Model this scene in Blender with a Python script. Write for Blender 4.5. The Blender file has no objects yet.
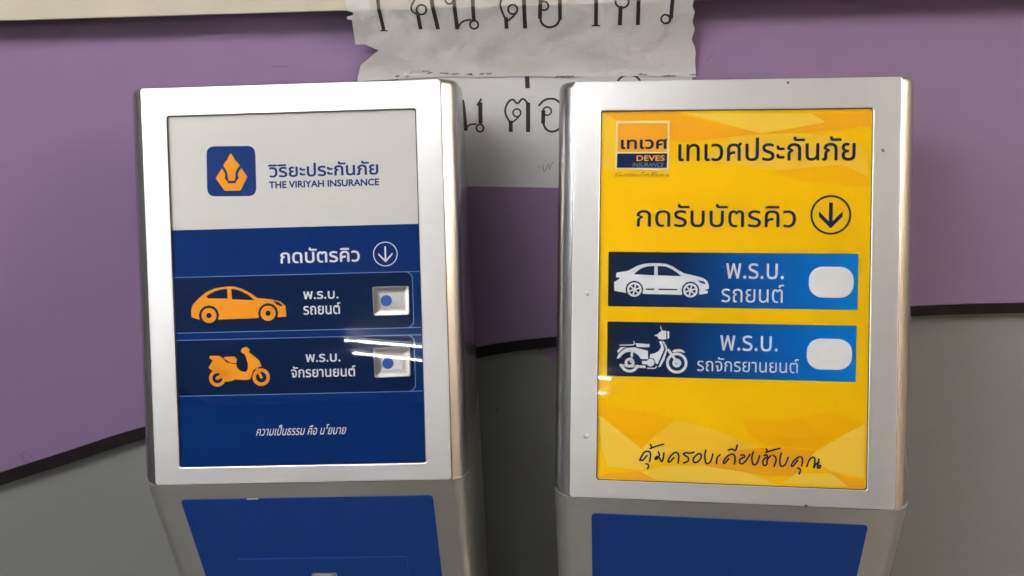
import bpy, bmesh, math, random
from mathutils import Vector, Matrix
from mathutils.geometry import tessellate_polygon
random.seed(4)
S = bpy.context.scene
COL = S.collection
R = math.radians

# ------------------------------------------------------------------ camera
cd = bpy.data.cameras.new('camera')
cam = bpy.data.objects.new('camera', cd)
COL.objects.link(cam)
S.camera = cam
cd.sensor_width = 36.0
cd.lens = 902.4 * 36.0 / 1024.0
cd.clip_start = 0.02
cam.matrix_world = (Matrix.Translation((0, 0, 1.40)) @ Matrix.Rotation(R(5.0), 4, 'Z')
                    @ Matrix.Rotation(R(90 - 21.752), 4, 'X') @ Matrix.Rotation(R(-2.114), 4, 'Z'))

# ------------------------------------------------------------------ world, exposure
wd = bpy.data.worlds.new('world')
S.world = wd
wd.use_nodes = True
wd.node_tree.nodes['Background'].inputs[0].default_value = (0.9, 0.95, 1.0, 1)
wd.node_tree.nodes['Background'].inputs[1].default_value = 0.25
S.view_settings.view_transform = 'Standard'
S.view_settings.look = 'None'
S.view_settings.exposure = 1.68
S.view_settings.gamma = 1.0
S.view_settings.use_curve_mapping = False
TUBE = 14.0          # brightness of the fluorescent tubes

# ------------------------------------------------------------------ materials
def srgb(r, g, b):
    f = lambda c: (c / 255 / 12.92) if c <= 10 else ((c / 255 + 0.055) / 1.055) ** 2.4
    return (f(r), f(g), f(b), 1)

def mat(name, col, rough=0.6, metal=0.0, spec=0.3, noise=None, bump=None, coat=0.0):
    """Principled material; noise=(scale, amount) varies the colour, bump=(scale, strength)."""
    m = bpy.data.materials.new(name)
    m.use_nodes = True
    nt = m.node_tree
    b = nt.nodes['Principled BSDF']
    b.inputs['Base Color'].default_value = col
    b.inputs['Roughness'].default_value = rough
    b.inputs['Metallic'].default_value = metal
    b.inputs['Specular IOR Level'].default_value = spec
    b.inputs['Coat Weight'].default_value = coat
    tc = nt.nodes.new('ShaderNodeTexCoord')
    if noise:
        n = nt.nodes.new('ShaderNodeTexNoise')
        n.inputs['Scale'].default_value = noise[0]
        n.inputs['Detail'].default_value = 6
        nt.links.new(tc.outputs['Object'], n.inputs['Vector'])
        mx = nt.nodes.new('ShaderNodeMix')
        mx.data_type = 'RGBA'
        d = noise[1]
        mx.inputs['A'].default_value = (col[0] * (1 - d), col[1] * (1 - d), col[2] * (1 - d), 1)
        mx.inputs['B'].default_value = (min(1, col[0] * (1 + d)), min(1, col[1] * (1 + d)), min(1, col[2] * (1 + d)), 1)
        nt.links.new(n.outputs['Fac'], mx.inputs['Factor'])
        nt.links.new(mx.outputs['Result'], b.inputs['Base Color'])
    if bump:
        n2 = nt.nodes.new('ShaderNodeTexNoise')
        n2.inputs['Scale'].default_value = bump[0]
        n2.inputs['Detail'].default_value = 4
        nt.links.new(tc.outputs['Object'], n2.inputs['Vector'])
        bp = nt.nodes.new('ShaderNodeBump')
        bp.inputs['Strength'].default_value = bump[1]
        bp.inputs['Distance'].default_value = 0.001
        nt.links.new(n2.outputs['Fac'], bp.inputs['Height'])
        nt.links.new(bp.outputs['Normal'], b.inputs['Normal'])
    return m

def gradient_mat(name, stops, x0, x1, rough=0.5):
    """Colour running across a print along its own local x axis."""
    m = mat(name, stops[0][1], rough, 0, 0.08)
    nt = m.node_tree
    tc = nt.nodes.new('ShaderNodeTexCoord')
    sx = nt.nodes.new('ShaderNodeSeparateXYZ')
    mr = nt.nodes.new('ShaderNodeMapRange')
    mr.inputs['From Min'].default_value = x0
    mr.inputs['From Max'].default_value = x1
    cr = nt.nodes.new('ShaderNodeValToRGB')
    e = cr.color_ramp.elements
    e[0].position, e[0].color = stops[0]
    e[1].position, e[1].color = stops[-1]
    for p, c in stops[1:-1]:
        k = e.new(p)
        k.color = c
    nt.links.new(tc.outputs['Object'], sx.inputs[0])
    nt.links.new(sx.outputs['X'], mr.inputs['Value'])
    nt.links.new(mr.outputs['Result'], cr.inputs['Fac'])
    nt.links.new(cr.outputs['Color'], nt.nodes['Principled BSDF'].inputs['Base Color'])
    return m

def pane_mat(name):
    m = bpy.data.materials.new(name)
    m.use_nodes = True
    nt = m.node_tree
    nt.nodes.remove(nt.nodes['Principled BSDF'])
    tr = nt.nodes.new('ShaderNodeBsdfTransparent')
    gl = nt.nodes.new('ShaderNodeBsdfGlossy')
    gl.inputs['Roughness'].default_value = 0.012
    fr = nt.nodes.new('ShaderNodeFresnel')
    fr.inputs['IOR'].default_value = 1.42
    mx = nt.nodes.new('ShaderNodeMixShader')
    nt.links.new(fr.outputs[0], mx.inputs[0])
    nt.links.new(tr.outputs[0], mx.inputs[1])
    nt.links.new(gl.outputs[0], mx.inputs[2])
    nt.links.new(mx.outputs[0], nt.nodes['Material Output'].inputs['Surface'])
    return m

def emit_mat(name, col, s):
    m = bpy.data.materials.new(name)
    m.use_nodes = True
    nt = m.node_tree
    nt.nodes.remove(nt.nodes['Principled BSDF'])
    e = nt.nodes.new('ShaderNodeEmission')
    e.inputs[0].default_value = col
    e.inputs[1].default_value = s
    nt.links.new(e.outputs[0], nt.nodes['Material Output'].inputs['Surface'])
    return m

M = {}
M['silver'] = mat('silver_metal', (0.58, 0.59, 0.61, 1), 0.34, 0.74, 0.5, (60, 0.04), (900, 0.06))
M['rail'] = mat('rail_metal', (0.52, 0.52, 0.53, 1), 0.27, 1.0, 0.5, (60, 0.04), (900, 0.05))
M['body'] = mat('body_metal', (0.46, 0.46, 0.45, 1), 0.36, 0.86, 0.5, (60, 0.04), (900, 0.06))
M['seam'] = mat('seam_shadow_dark', (0.03, 0.03, 0.03, 1), 0.8)  # dark joint, also the drawn shadow line inside the bezel
M['plate'] = mat('button_steel', (0.52, 0.51, 0.50, 1), 0.28, 1.0, 0.5, None, (700, 0.05))
M['panel_blue'] = mat('blue_panel_vinyl', srgb(2, 45, 114), 0.75, 0, 0.25, (380, 0.22), (420, 0.5))
M['tube'] = emit_mat('tube_glow', (1.0, 0.97, 0.93, 1), TUBE * 1.5)
M['tube_key'] = emit_mat('bright_tube_glow', (1.0, 0.98, 0.95, 1), TUBE * 3.0)
M['tube_fill_left'] = emit_mat('left_fill_tube_glow', (0.97, 0.98, 1.0, 1), TUBE * 1.5)
M['tube_dim'] = emit_mat('dim_tube_glow', (1.0, 0.98, 0.95, 1), TUBE * 0.22)
M['tube_fill_right'] = emit_mat('right_fill_tube_glow', (1.0, 0.97, 0.93, 1), TUBE * 1.6)
M['tube_warm'] = emit_mat('warm_tube_glow', (1.0, 0.90, 0.76, 1), TUBE * 2.1)
M['lamp_body'] = mat('lamp_enamel', (0.8, 0.8, 0.8, 1), 0.5)
M['pane'] = pane_mat('acrylic_pane')
# prints
M['white_print'] = mat('white_print', srgb(214, 213, 210), 0.7, 0, 0.08, (25, 0.03))
M['blue_print'] = mat('blue_print', srgb(0, 46, 112), 0.7, 0, 0.08, (12, 0.10))
M['navy_print'] = mat('navy_print', srgb(2, 31, 74), 0.7, 0, 0.08, (12, 0.10))
M['logo_blue'] = mat('logo_blue', srgb(26, 58, 124), 0.7, 0, 0.08)
M['line_blue'] = mat('pale_line', srgb(120, 150, 200), 0.7, 0, 0.08)
M['orange'] = mat('orange_print', srgb(236, 160, 40), 0.7, 0, 0.08)
M['ink_white'] = mat('white_ink', srgb(238, 240, 244), 0.7, 0, 0.08)
M['yellow'] = mat('yellow_print', srgb(254, 206, 8), 0.7, 0, 0.08, (9, 0.05))
M['yellow_light'] = mat('light_yellow_print', srgb(252, 216, 84), 0.7, 0, 0.08, (9, 0.05))
M['yellow_pale'] = mat('pale_yellow_print', srgb(250, 208, 58), 0.7, 0, 0.08, (9, 0.05))
M['yellow_dark'] = mat('deep_yellow_print', srgb(250, 194, 12), 0.7, 0, 0.08, (9, 0.05))
M['amber'] = mat('amber_print', srgb(248, 184, 36), 0.7, 0, 0.08, (9, 0.05))
M['logo_orange'] = mat('logo_orange', srgb(246, 182, 52), 0.7, 0, 0.08)
M['deep_navy'] = mat('deep_navy_ink', srgb(24, 42, 86), 0.7, 0, 0.08)
M['cream_print'] = mat('cream_print', srgb(240, 226, 180), 0.7, 0, 0.08)
M['box_blue'] = gradient_mat('box_blue_fade', [(0.0, srgb(20, 32, 56)), (0.3, srgb(8, 44, 92)), (0.6, srgb(2, 92, 172)), (1.0, srgb(0, 136, 222))], -0.143, 0.137)
M['sticker'] = mat('white_plastic', srgb(240, 240, 240), 0.4, 0, 0.4)
M['dot'] = mat('blue_button', srgb(40, 88, 178), 0.4, 0, 0.4)
# counter
M['purple'] = mat('purple_laminate', srgb(121, 101, 133), 0.5, 0, 0.35, (14, 0.035))
M['trim'] = mat('dark_edge_trim', srgb(20, 13, 16), 0.6, 0, 0.3, (80, 0.2))
M['grey'] = mat('grey_laminate', srgb(119, 121, 121), 0.55, 0, 0.3, (160, 0.06))
M['cream'] = mat('cream_laminate', srgb(174, 170, 154), 0.45, 0, 0.35, (20, 0.03))
M['kick'] = mat('dark_toe_kick', srgb(40, 38, 38), 0.6)
M['paper'] = mat('old_paper', srgb(184, 184, 186), 0.8, 0, 0.15, (18, 0.08), (30, 0.9))
M['paper'].node_tree.nodes['Bump'].inputs['Distance'].default_value = 0.0045
M['paper2'] = mat('white_paper', srgb(176, 178, 183), 0.75, 0, 0.15, (18, 0.03), (90, 0.3))
M['paper_back'] = mat('yellowed_paper', srgb(184, 178, 174), 0.8, 0, 0.15, (30, 0.08), (120, 0.9))
M['ink'] = mat('black_ink', srgb(44, 42, 46), 0.7)
M['pencil'] = mat('pencil_mark', srgb(120, 116, 122), 0.7)
M['tape'] = mat('clear_tape', srgb(214, 206, 186), 0.3, 0, 0.4)
M['tape'].node_tree.nodes['Principled BSDF'].inputs['Alpha'].default_value = 0.15
M['scuff'] = mat('scuff_mark', srgb(96, 82, 96), 0.8)
M['dirt'] = mat('dirt_mark', srgb(92, 88, 90), 0.9)
# room
def tile_mat(name, a, b, size):
    m = mat(name, a, 0.35, 0, 0.4)
    nt = m.node_tree
    tc = nt.nodes.new('ShaderNodeTexCoord')
    br = nt.nodes.new('ShaderNodeTexBrick')
    br.offset = 0
    br.inputs['Color1'].default_value = a
    br.inputs['Color2'].default_value = a
    br.inputs['Mortar'].default_value = b
    br.inputs['Scale'].default_value = 1.0
    br.inputs['Brick Width'].default_value = size
    br.inputs['Row Height'].default_value = size
    br.inputs['Mortar Size'].default_value = 0.004
    nt.links.new(tc.outputs['Object'], br.inputs['Vector'])
    nt.links.new(br.outputs['Color'], nt.nodes['Principled BSDF'].inputs['Base Color'])
    return m
M['floor'] = tile_mat('floor_tiles', srgb(92, 91, 89), srgb(60, 60, 58), 0.6)
M['ceiling'] = tile_mat('ceiling_panels', srgb(214, 214, 212), srgb(160, 160, 158), 0.6)
M['wall'] = mat('painted_wall', srgb(170, 169, 166), 0.8, 0, 0.2, (6, 0.03))
M['wall_dark'] = mat('dark_painted_wall', srgb(96, 98, 100), 0.8, 0, 0.2, (6, 0.03))
M['wall_warm'] = mat('warm_painted_wall', srgb(226, 204, 172), 0.8, 0, 0.2, (6, 0.03))

ART = {'L':{'split':[[-149.2,284.3],[149.7,285.2]],
'logo':[[-103.1,383.5],[-44.5,382.5],[-45,323],[-104.2,324]],
'emb1':[[-74.1,374.6],[-70.3,368.9],[-69.4,365.6],[-67.8,365.2],[-63.6,359.7],[-67.1,355.7],[-69.3,351.1],[-69.5,345.4],[-70.7,341.7],[-78,341.8],[-78.5,345.6],[-79,351.4],[-81.1,356.3],[-83.6,360.5],[-80.1,365.5],[-78.7,365.8],[-77.9,369.1]],
'emb2':[[-85.1,357.1],[-82.9,353.1],[-81.4,349],[-82.5,344.9],[-79,341.2],[-79.1,338.9],[-69.4,338.7],[-69,341],[-65,345.3],[-66.7,348.6],[-65.2,352.7],[-61.8,356.7],[-55,345.9],[-63.9,330],[-83.1,330.1],[-93.4,345.5]],
'arrow':[[107.1,249.9],[92.4,250.2]],
'pan1':[[-147.8,227.6],[144.5,228.9],[143.6,162.5],[-146.9,160.5]],
'pan2':[[-147.3,151.6],[143.4,153.9],[143.7,86.1],[-147.5,84.7]],
'pr1':[[135,228.7],[141.8,195]],
'car':[[-128.6,189.2],[-126.4,195.6],[-119.9,201.7],[-110.1,209.7],[-99,214.3],[-85.3,215.9],[-75.8,215.8],[-66.4,212.9],[-55.8,207.1],[-47.8,201.3],[-31.6,199.4],[-20.9,196.5],[-14.6,191],[-14,178.4],[-24.6,177.7],[-24.9,177.5],[-23.6,183.3],[-25.2,189.1],[-29.5,193.3],[-35.3,194.9],[-41.2,193.5],[-45.8,189.5],[-47.9,183.8],[-47,177.8],[-49.3,177.3],[-95,176.7],[-96.4,176.5],[-95.1,182.4],[-96.7,188.2],[-101,192.4],[-106.9,194],[-112.8,192.6],[-117.4,188.5],[-119.6,182.8],[-118.7,176.9],[-128.7,180.3]],
'car_w1':[[-109.7,205.1],[-99.1,210.8],[-90.9,212.8],[-84.1,213.2],[-84,201.6],[-107.6,202.3]],
'car_w2':[[-79.4,213.1],[-73.2,212.2],[-67.9,210.5],[-58.6,205.2],[-51.7,198.9],[-78.8,200.5]],
'car_hl':[[-29,197.7],[-22.3,195.7],[-16.8,191.1],[-21.1,191.1],[-26.4,193.9]],
'car_wh':[[-35.8,182.8],[-26,182.6],[-107.3,181.8],[-97.5,181.7]],
'sc':[[-110.3,119.1],[-106.6,125],[-104.8,127.7],[-109,131],[-107.6,133.4],[-96.1,133],[-87.4,124.7],[-76.4,122.4],[-75.4,118],[-70.7,113.9],[-65.3,113],[-62.7,116.2],[-62.2,122.4],[-65,133.3],[-70.3,137.4],[-69.1,141.2],[-63.6,143.3],[-59.4,140],[-60.6,136.8],[-54.5,131.8],[-48.4,126.3],[-45.7,119.5],[-52.6,117.7],[-56.5,114],[-60.1,104.3],[-65.1,103.3],[-78.7,104.5],[-82.8,102.4],[-90.5,101.7],[-92.2,108],[-96.1,112.1],[-102.9,113],[-106.9,116.3]],
'sc_seat':[[-91.9,130.2],[-89.1,131.8],[-78.2,131.9],[-75,128.3],[-76.3,123.7],[-82.8,124.4]],
'sc_wh':[[-99.9,106.2],[-89.8,106],[-46.7,106.3],[-36.1,106.1]],
'sc_link':[[-51.5,116.6],[-46.7,106.3]],
'btn1':[[90.3,211.4],[134.5,211.5],[134.4,176.7],[91.1,176.5]],
'dot1':[[106.9,194.5],[113.5,194.4]],
'btn2':[[89.4,138.3],[133.7,138.5],[133.3,103.3],[89.9,102.7]],
'dot2':[[106.4,119.7],[113.1,119.6]]},
'R':{'logo_fr':[[-131.1,409.1],[-71.1,409],[-71.4,353],[-131.8,354.4]],
'logo_or':[[-129.1,406.2],[-73.5,406],[-73.4,373.6],[-129.4,373.9]],
'logo_nv':[[-129.5,372.1],[-73.4,372],[-73.7,355.7],[-129.7,356]],
'arrow':[[106,303.1],[127.9,303.1]],
'box1':[[-137.9,260.8],[136.2,260],[136.2,198.3],[-137.9,198.5]],
'box2':[[-137.8,181.5],[135.5,180.4],[135.6,118.3],[-138.4,119.2]],
'st1':[[83.6,228.1],[131.4,228.6],[107.3,245.7],[107.7,211.3]],
'st2':[[82.5,148.4],[130.8,149.5],[106.4,166],[106.8,131.6]],
'car':[[-129.1,234.5],[-128.2,236.9],[-123.1,237.8],[-116.5,238.6],[-111.2,241.4],[-105.3,244.8],[-98,247.1],[-90.1,248],[-80.9,248],[-73,247.4],[-65.1,244.2],[-59.2,240.2],[-53.3,237],[-41.5,234.4],[-31.8,231.9],[-27.2,228.6],[-25.1,223.4],[-25.3,219.7],[-28.6,218.7],[-28.4,217.4],[-26,217.2],[-26.4,214.6],[-35,212.9],[-36,214.2],[-35.6,219.1],[-37.5,223.7],[-41.3,226.8],[-46,227.7],[-50.7,226.3],[-54.1,222.7],[-55.5,218],[-54.5,213.1],[-55.6,212.4],[-98.1,212.9],[-99,213.5],[-98.2,218.4],[-99.7,223.1],[-103.2,226.5],[-107.9,227.9],[-112.7,226.8],[-116.4,223.6],[-118.2,219],[-117.6,214.1],[-118.5,213.9],[-130.8,216.1],[-131.3,225.9],[-128.3,227.8],[-125,230],[-125.7,231.3],[-129,231.3]],
'car_w1':[[-109.1,235.1],[-105.2,238.7],[-100.6,241.9],[-94,244.1],[-86.1,244.7],[-86.2,234.2]],
'car_w2':[[-82.4,244.7],[-73.6,244.4],[-66.4,241.2],[-60.4,237.3],[-55.8,233.6],[-82,234.2]],
'car_hl':[[-37.8,229.2],[-30.4,227.9],[-28.4,224.4],[-34.9,226.4]],
'car_s1':[[-95.3,219.1],[-85.8,219.2],[-85.8,217.6],[-95.3,217.5]],
'car_s2':[[-81.2,219.1],[-60.1,219],[-60.1,217.5],[-81.2,217.5]],
'car_wh':[[-45.5,217.6],[-37.4,217.7],[-108.2,217.7],[-100,217.8]],
'm_fw':[[-59.6,135.2],[-47.7,135.5]],
'm_rw':[[-112.5,134.4],[-101.3,134.6]],
'm_fork':[[-69,149.7],[-58.6,135.2]],
'm_fend':[[-64.9,148.4],[-62.9,150.4],[-56.8,151.2],[-52.7,150],[-50.3,146.9],[-56.8,148],[-63.5,147]],
'm_rfend':[[-126.5,147.6],[-123.1,151.6],[-116.9,152.3],[-121,149.8],[-125.8,144.9]],
'm_rfend2':[[-127.1,138.6],[-125.1,144.2],[-119.6,149.2],[-116.2,151.2],[-106.6,152],[-104.5,151.2],[-92.2,148.4],[-91.8,139],[-99.6,138.8],[-103,143.3],[-107.9,146.4],[-112.7,146.8],[-117.5,145.8],[-121.2,142.9],[-123.9,139.3]],
'm_muf':[[-123.8,132.8],[-94.4,131.4],[-94.4,128.5],[-123.8,129.5]],
'm_seat':[[-106.2,156.7],[-90.1,156],[-90.6,152.1],[-104.5,152]],
'm_rack':[[-123.8,154.2],[-108.7,155],[-107.9,158.6]],
'm_eng':[[-89,135],[-84.6,135.1]],
'm_blk':[[-98.6,136.9],[-93.1,136.8],[-93,132.9],[-98.5,133]],
'm_body':[[-79.7,159.2],[-77.2,153.2],[-79.9,148.4],[-83.9,145.9],[-89.4,144.4],[-90,140.5],[-85.2,139.5],[-82.9,134.1],[-81,133.2],[-77.1,142.6],[-73.9,150.9],[-76.6,160.1]],
'm_strip':[[-74.6,160.2],[-71,153.8],[-70.4,149.6],[-73.2,139.2],[-78,130.3],[-80.4,130.2],[-74.4,144.7],[-72.3,151],[-75.9,159.6]],
'm_head':[[-85.6,166.1],[-81.5,167.3],[-78.8,170.2],[-75.8,171.6],[-72,171.5],[-71.6,162.2],[-75.3,161.5],[-80,162],[-82,165]],
'm_lamp':[[-70.6,171],[-68.5,170.8],[-68.5,162.8],[-70.3,162.7]],
'm_mir':[[-78.8,173.9],[-78.1,178],[-77.2,173.9]],
'm_mir2':[[-78,175],[-76.1,170.6]],
'm_foot':[[-92.2,128.6],[-84,128.7],[-82.4,130.7]],
'f_light1':[[-148.1,419.8],[-130.9,418.2],[-130.7,356.6],[-147.2,353.6]],
'f_or0':[[-148.1,421],[-56.9,418.1],[-68.9,404.3],[-130.8,410]],
'f_or1':[[-70.5,404.3],[-56.9,415],[29.1,393.5],[-2.2,390],[-56.5,383.9],[-70.2,387.2]],
'f_light2':[[-53.8,417.4],[83.2,415.5],[99.3,405.5],[30.6,393.5]],
'f_or2':[[33.5,393.4],[99.3,405.5],[83.2,415.5],[146.7,414.9],[146.8,400.8],[80.5,394.3]],
'f_light3':[[-2.2,389.4],[33.5,393.4],[86.4,392.7],[132.7,384.4],[144.4,366.2],[144.6,345.2],[115.7,359],[45.8,352],[-1.8,360.1],[-31.9,365]],
'f_or3':[[45.8,352],[115.7,359],[146,344.6],[146.2,333.2],[69.5,341.2]],
'g_or1':[[-148.4,83.4],[-104.9,81],[-60.3,71.3],[-82.2,52.8],[-97.9,36.1],[-148.3,75.6]],
'g_light1':[[-147.3,75.7],[-94.8,42.7],[-59.9,37.7],[-97.6,12],[-136.2,15.1],[-142.9,37.5]],
'g_light2':[[-79.3,70.6],[-50.8,70],[-10.1,58.8],[33.3,44],[8.8,32.5],[-22.1,21.7],[-75.6,33.8],[-91.7,46]],
'g_light3':[[-97.6,10.3],[-72.3,17.9],[-3.4,20.9],[39.8,7],[52.1,1.3],[-78.4,0.9]],
'g_or2':[[-147.3,1.6],[-136,7],[-100.8,10.8],[-80,0.9]],
'g_or3':[[-28.3,19.8],[8.7,38.9],[51.6,43.8],[94,40.8],[70.2,11.6],[45.9,10.5]],
'g_dk':[[14.5,73.9],[63.4,74.1],[108.4,85.1],[145.7,74],[93.9,43.9],[39.4,44.2],[20.8,56.8]],
'g_light4':[[145.7,71.5],[123.6,59.1],[88,35.9],[109.2,19.6],[146.4,12]],
'g_light5':[[58.2,3.2],[73.2,14.9],[109.2,16.5],[133.2,6.7],[146.5,1.1]],
'g_or4':[[109.2,18],[146.4,8.9],[146.5,1.4],[130.2,1.9]],
'hand':[[[-99.5,23.9],[-96.2,23.5],[-93,27.5],[-91.6,28.9]],[[-99.5,23.3],[-97.9,27.3],[-94.7,32.4],[-90.9,34],[-88.1,32.7],[-87.5,28.3],[-88.5,22.1]],[[-92.6,19.5],[-90.4,19.3],[-89.6,17.1],[-90.6,14.1]],[[-87.7,41.9],[-86.5,38.3],[-88.2,37.1]],[[-88.2,37.1],[-81.6,39.9],[-73.1,42.7]],[[-78.8,33.6],[-77.7,29.8],[-80.9,25.2],[-82.5,25.7],[-80.9,28],[-78.2,27.6],[-74.9,22.7],[-73.3,27.2],[-72.6,33]],[[-61.3,27.7],[-66.1,22.5],[-67.8,23.6],[-65.1,29.2],[-60.8,33.3],[-57.6,33.4],[-55.9,29.6],[-56.5,21.9]],[[-39.2,34.7],[-44,33.4],[-47.8,33.8],[-50.5,32],[-45.6,28.4],[-45.5,24.5],[-50.4,22.1]],[[-39.1,28.7],[-34.8,32.7],[-31.6,32.8],[-31,29],[-34.7,23.9],[-38.5,23.2],[-39.9,25.9],[-38.6,29.2]],[[-26,37.5],[-27,31.4],[-25.9,23.7],[-23.4,22.5],[-20.2,25.6],[-18.1,33.4]],[[-10.1,33],[-13.3,29.2],[-14,22.6]],[[-0.4,28.7],[-5.2,23.3],[-6.3,25.1],[-3.1,30.2],[1.6,33.7],[5.4,33.3],[6.5,28.4],[5.8,22.9]],[[-1.3,38.4],[2.9,39.7],[6.7,38.4],[8.7,44.3]],[[12.6,33],[15.8,33.7],[16.9,31.5],[12.1,28.6],[11.6,24.8],[14.3,23.5],[18,26.7],[22.7,34.5]],[[26.3,37.4],[24.8,30.8],[26,23.7],[28.6,23],[31.2,26.2],[33.2,33.3]],[[38,33.5],[40.6,34.7],[41.7,32.6],[37.5,29.1],[37.1,24.2],[39.2,22.4],[41.3,24.4],[41.7,29.3],[45.4,33.8]],[[40.5,41.2],[41.6,38.6],[40.1,37.4]],[[40.1,37.4],[46.3,39.6],[55.2,42.4]],[[48,34.5],[50.6,32.4],[51.2,28.6],[49.2,22]],[[56.9,37],[55.4,30.4],[56,23.4],[58.6,22.5],[61.7,25.3],[64.3,32.5]],[[74.7,29.7],[69.6,22.9],[68,24],[71.1,29.5],[75.7,33.3],[78.9,33.1],[79.9,29.3],[79.2,23.4]],[[74.8,21],[77.1,20.6],[77.8,18.4],[76.5,14.6]],[[84.7,23.1],[86.7,29.6],[90.3,33.6],[92.9,32.6],[93.2,27.8],[92,21.8],[94.5,26.2],[97.6,27.9]],[[97.5,31.7],[96.1,22.5],[98.7,22.6],[99.2,24.8],[96.1,24.1]]]}}
TX = {'Lt_name':[-30,101.8,344.1,361.2],
'Lt_eng':[-29.5,102.4,331.3,339.8],
'Lt_head':[-18.9,76.5,241.6,260],
'Lt_prb1':[7.3,49.5,198.3,207.8],
'Lt_car':[6.8,51.5,179.8,193.9],
'Lt_prb2':[7.6,49.5,122.9,132.7],
'Lt_mc':[-10.6,67.3,104.8,118.4],
'Lt_hand':[-55.4,54.1,35.7,48.3],
'Rt_lg':[-125.4,-73.4,376.9,388.4],
'Rt_dev':[-107.7,-76.3,363.5,369.9],
'Rt_ins':[-112.3,-77,357,361.6],
'Rt_lh':[-132.2,-71.3,344,351.5],
'Rt_name':[-61.2,131.3,362.9,390.1],
'Rt_head':[-106.7,68.8,288.9,315.2],
'Rt_prb1':[-6.4,56.6,231.2,248.8],
'Rt_car':[-11.2,57,204.8,225.2],
'Rt_prb2':[-11.8,51.3,150.4,167.9],
'Rt_mc':[-36.8,74.2,126.7,143.1]}
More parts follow.
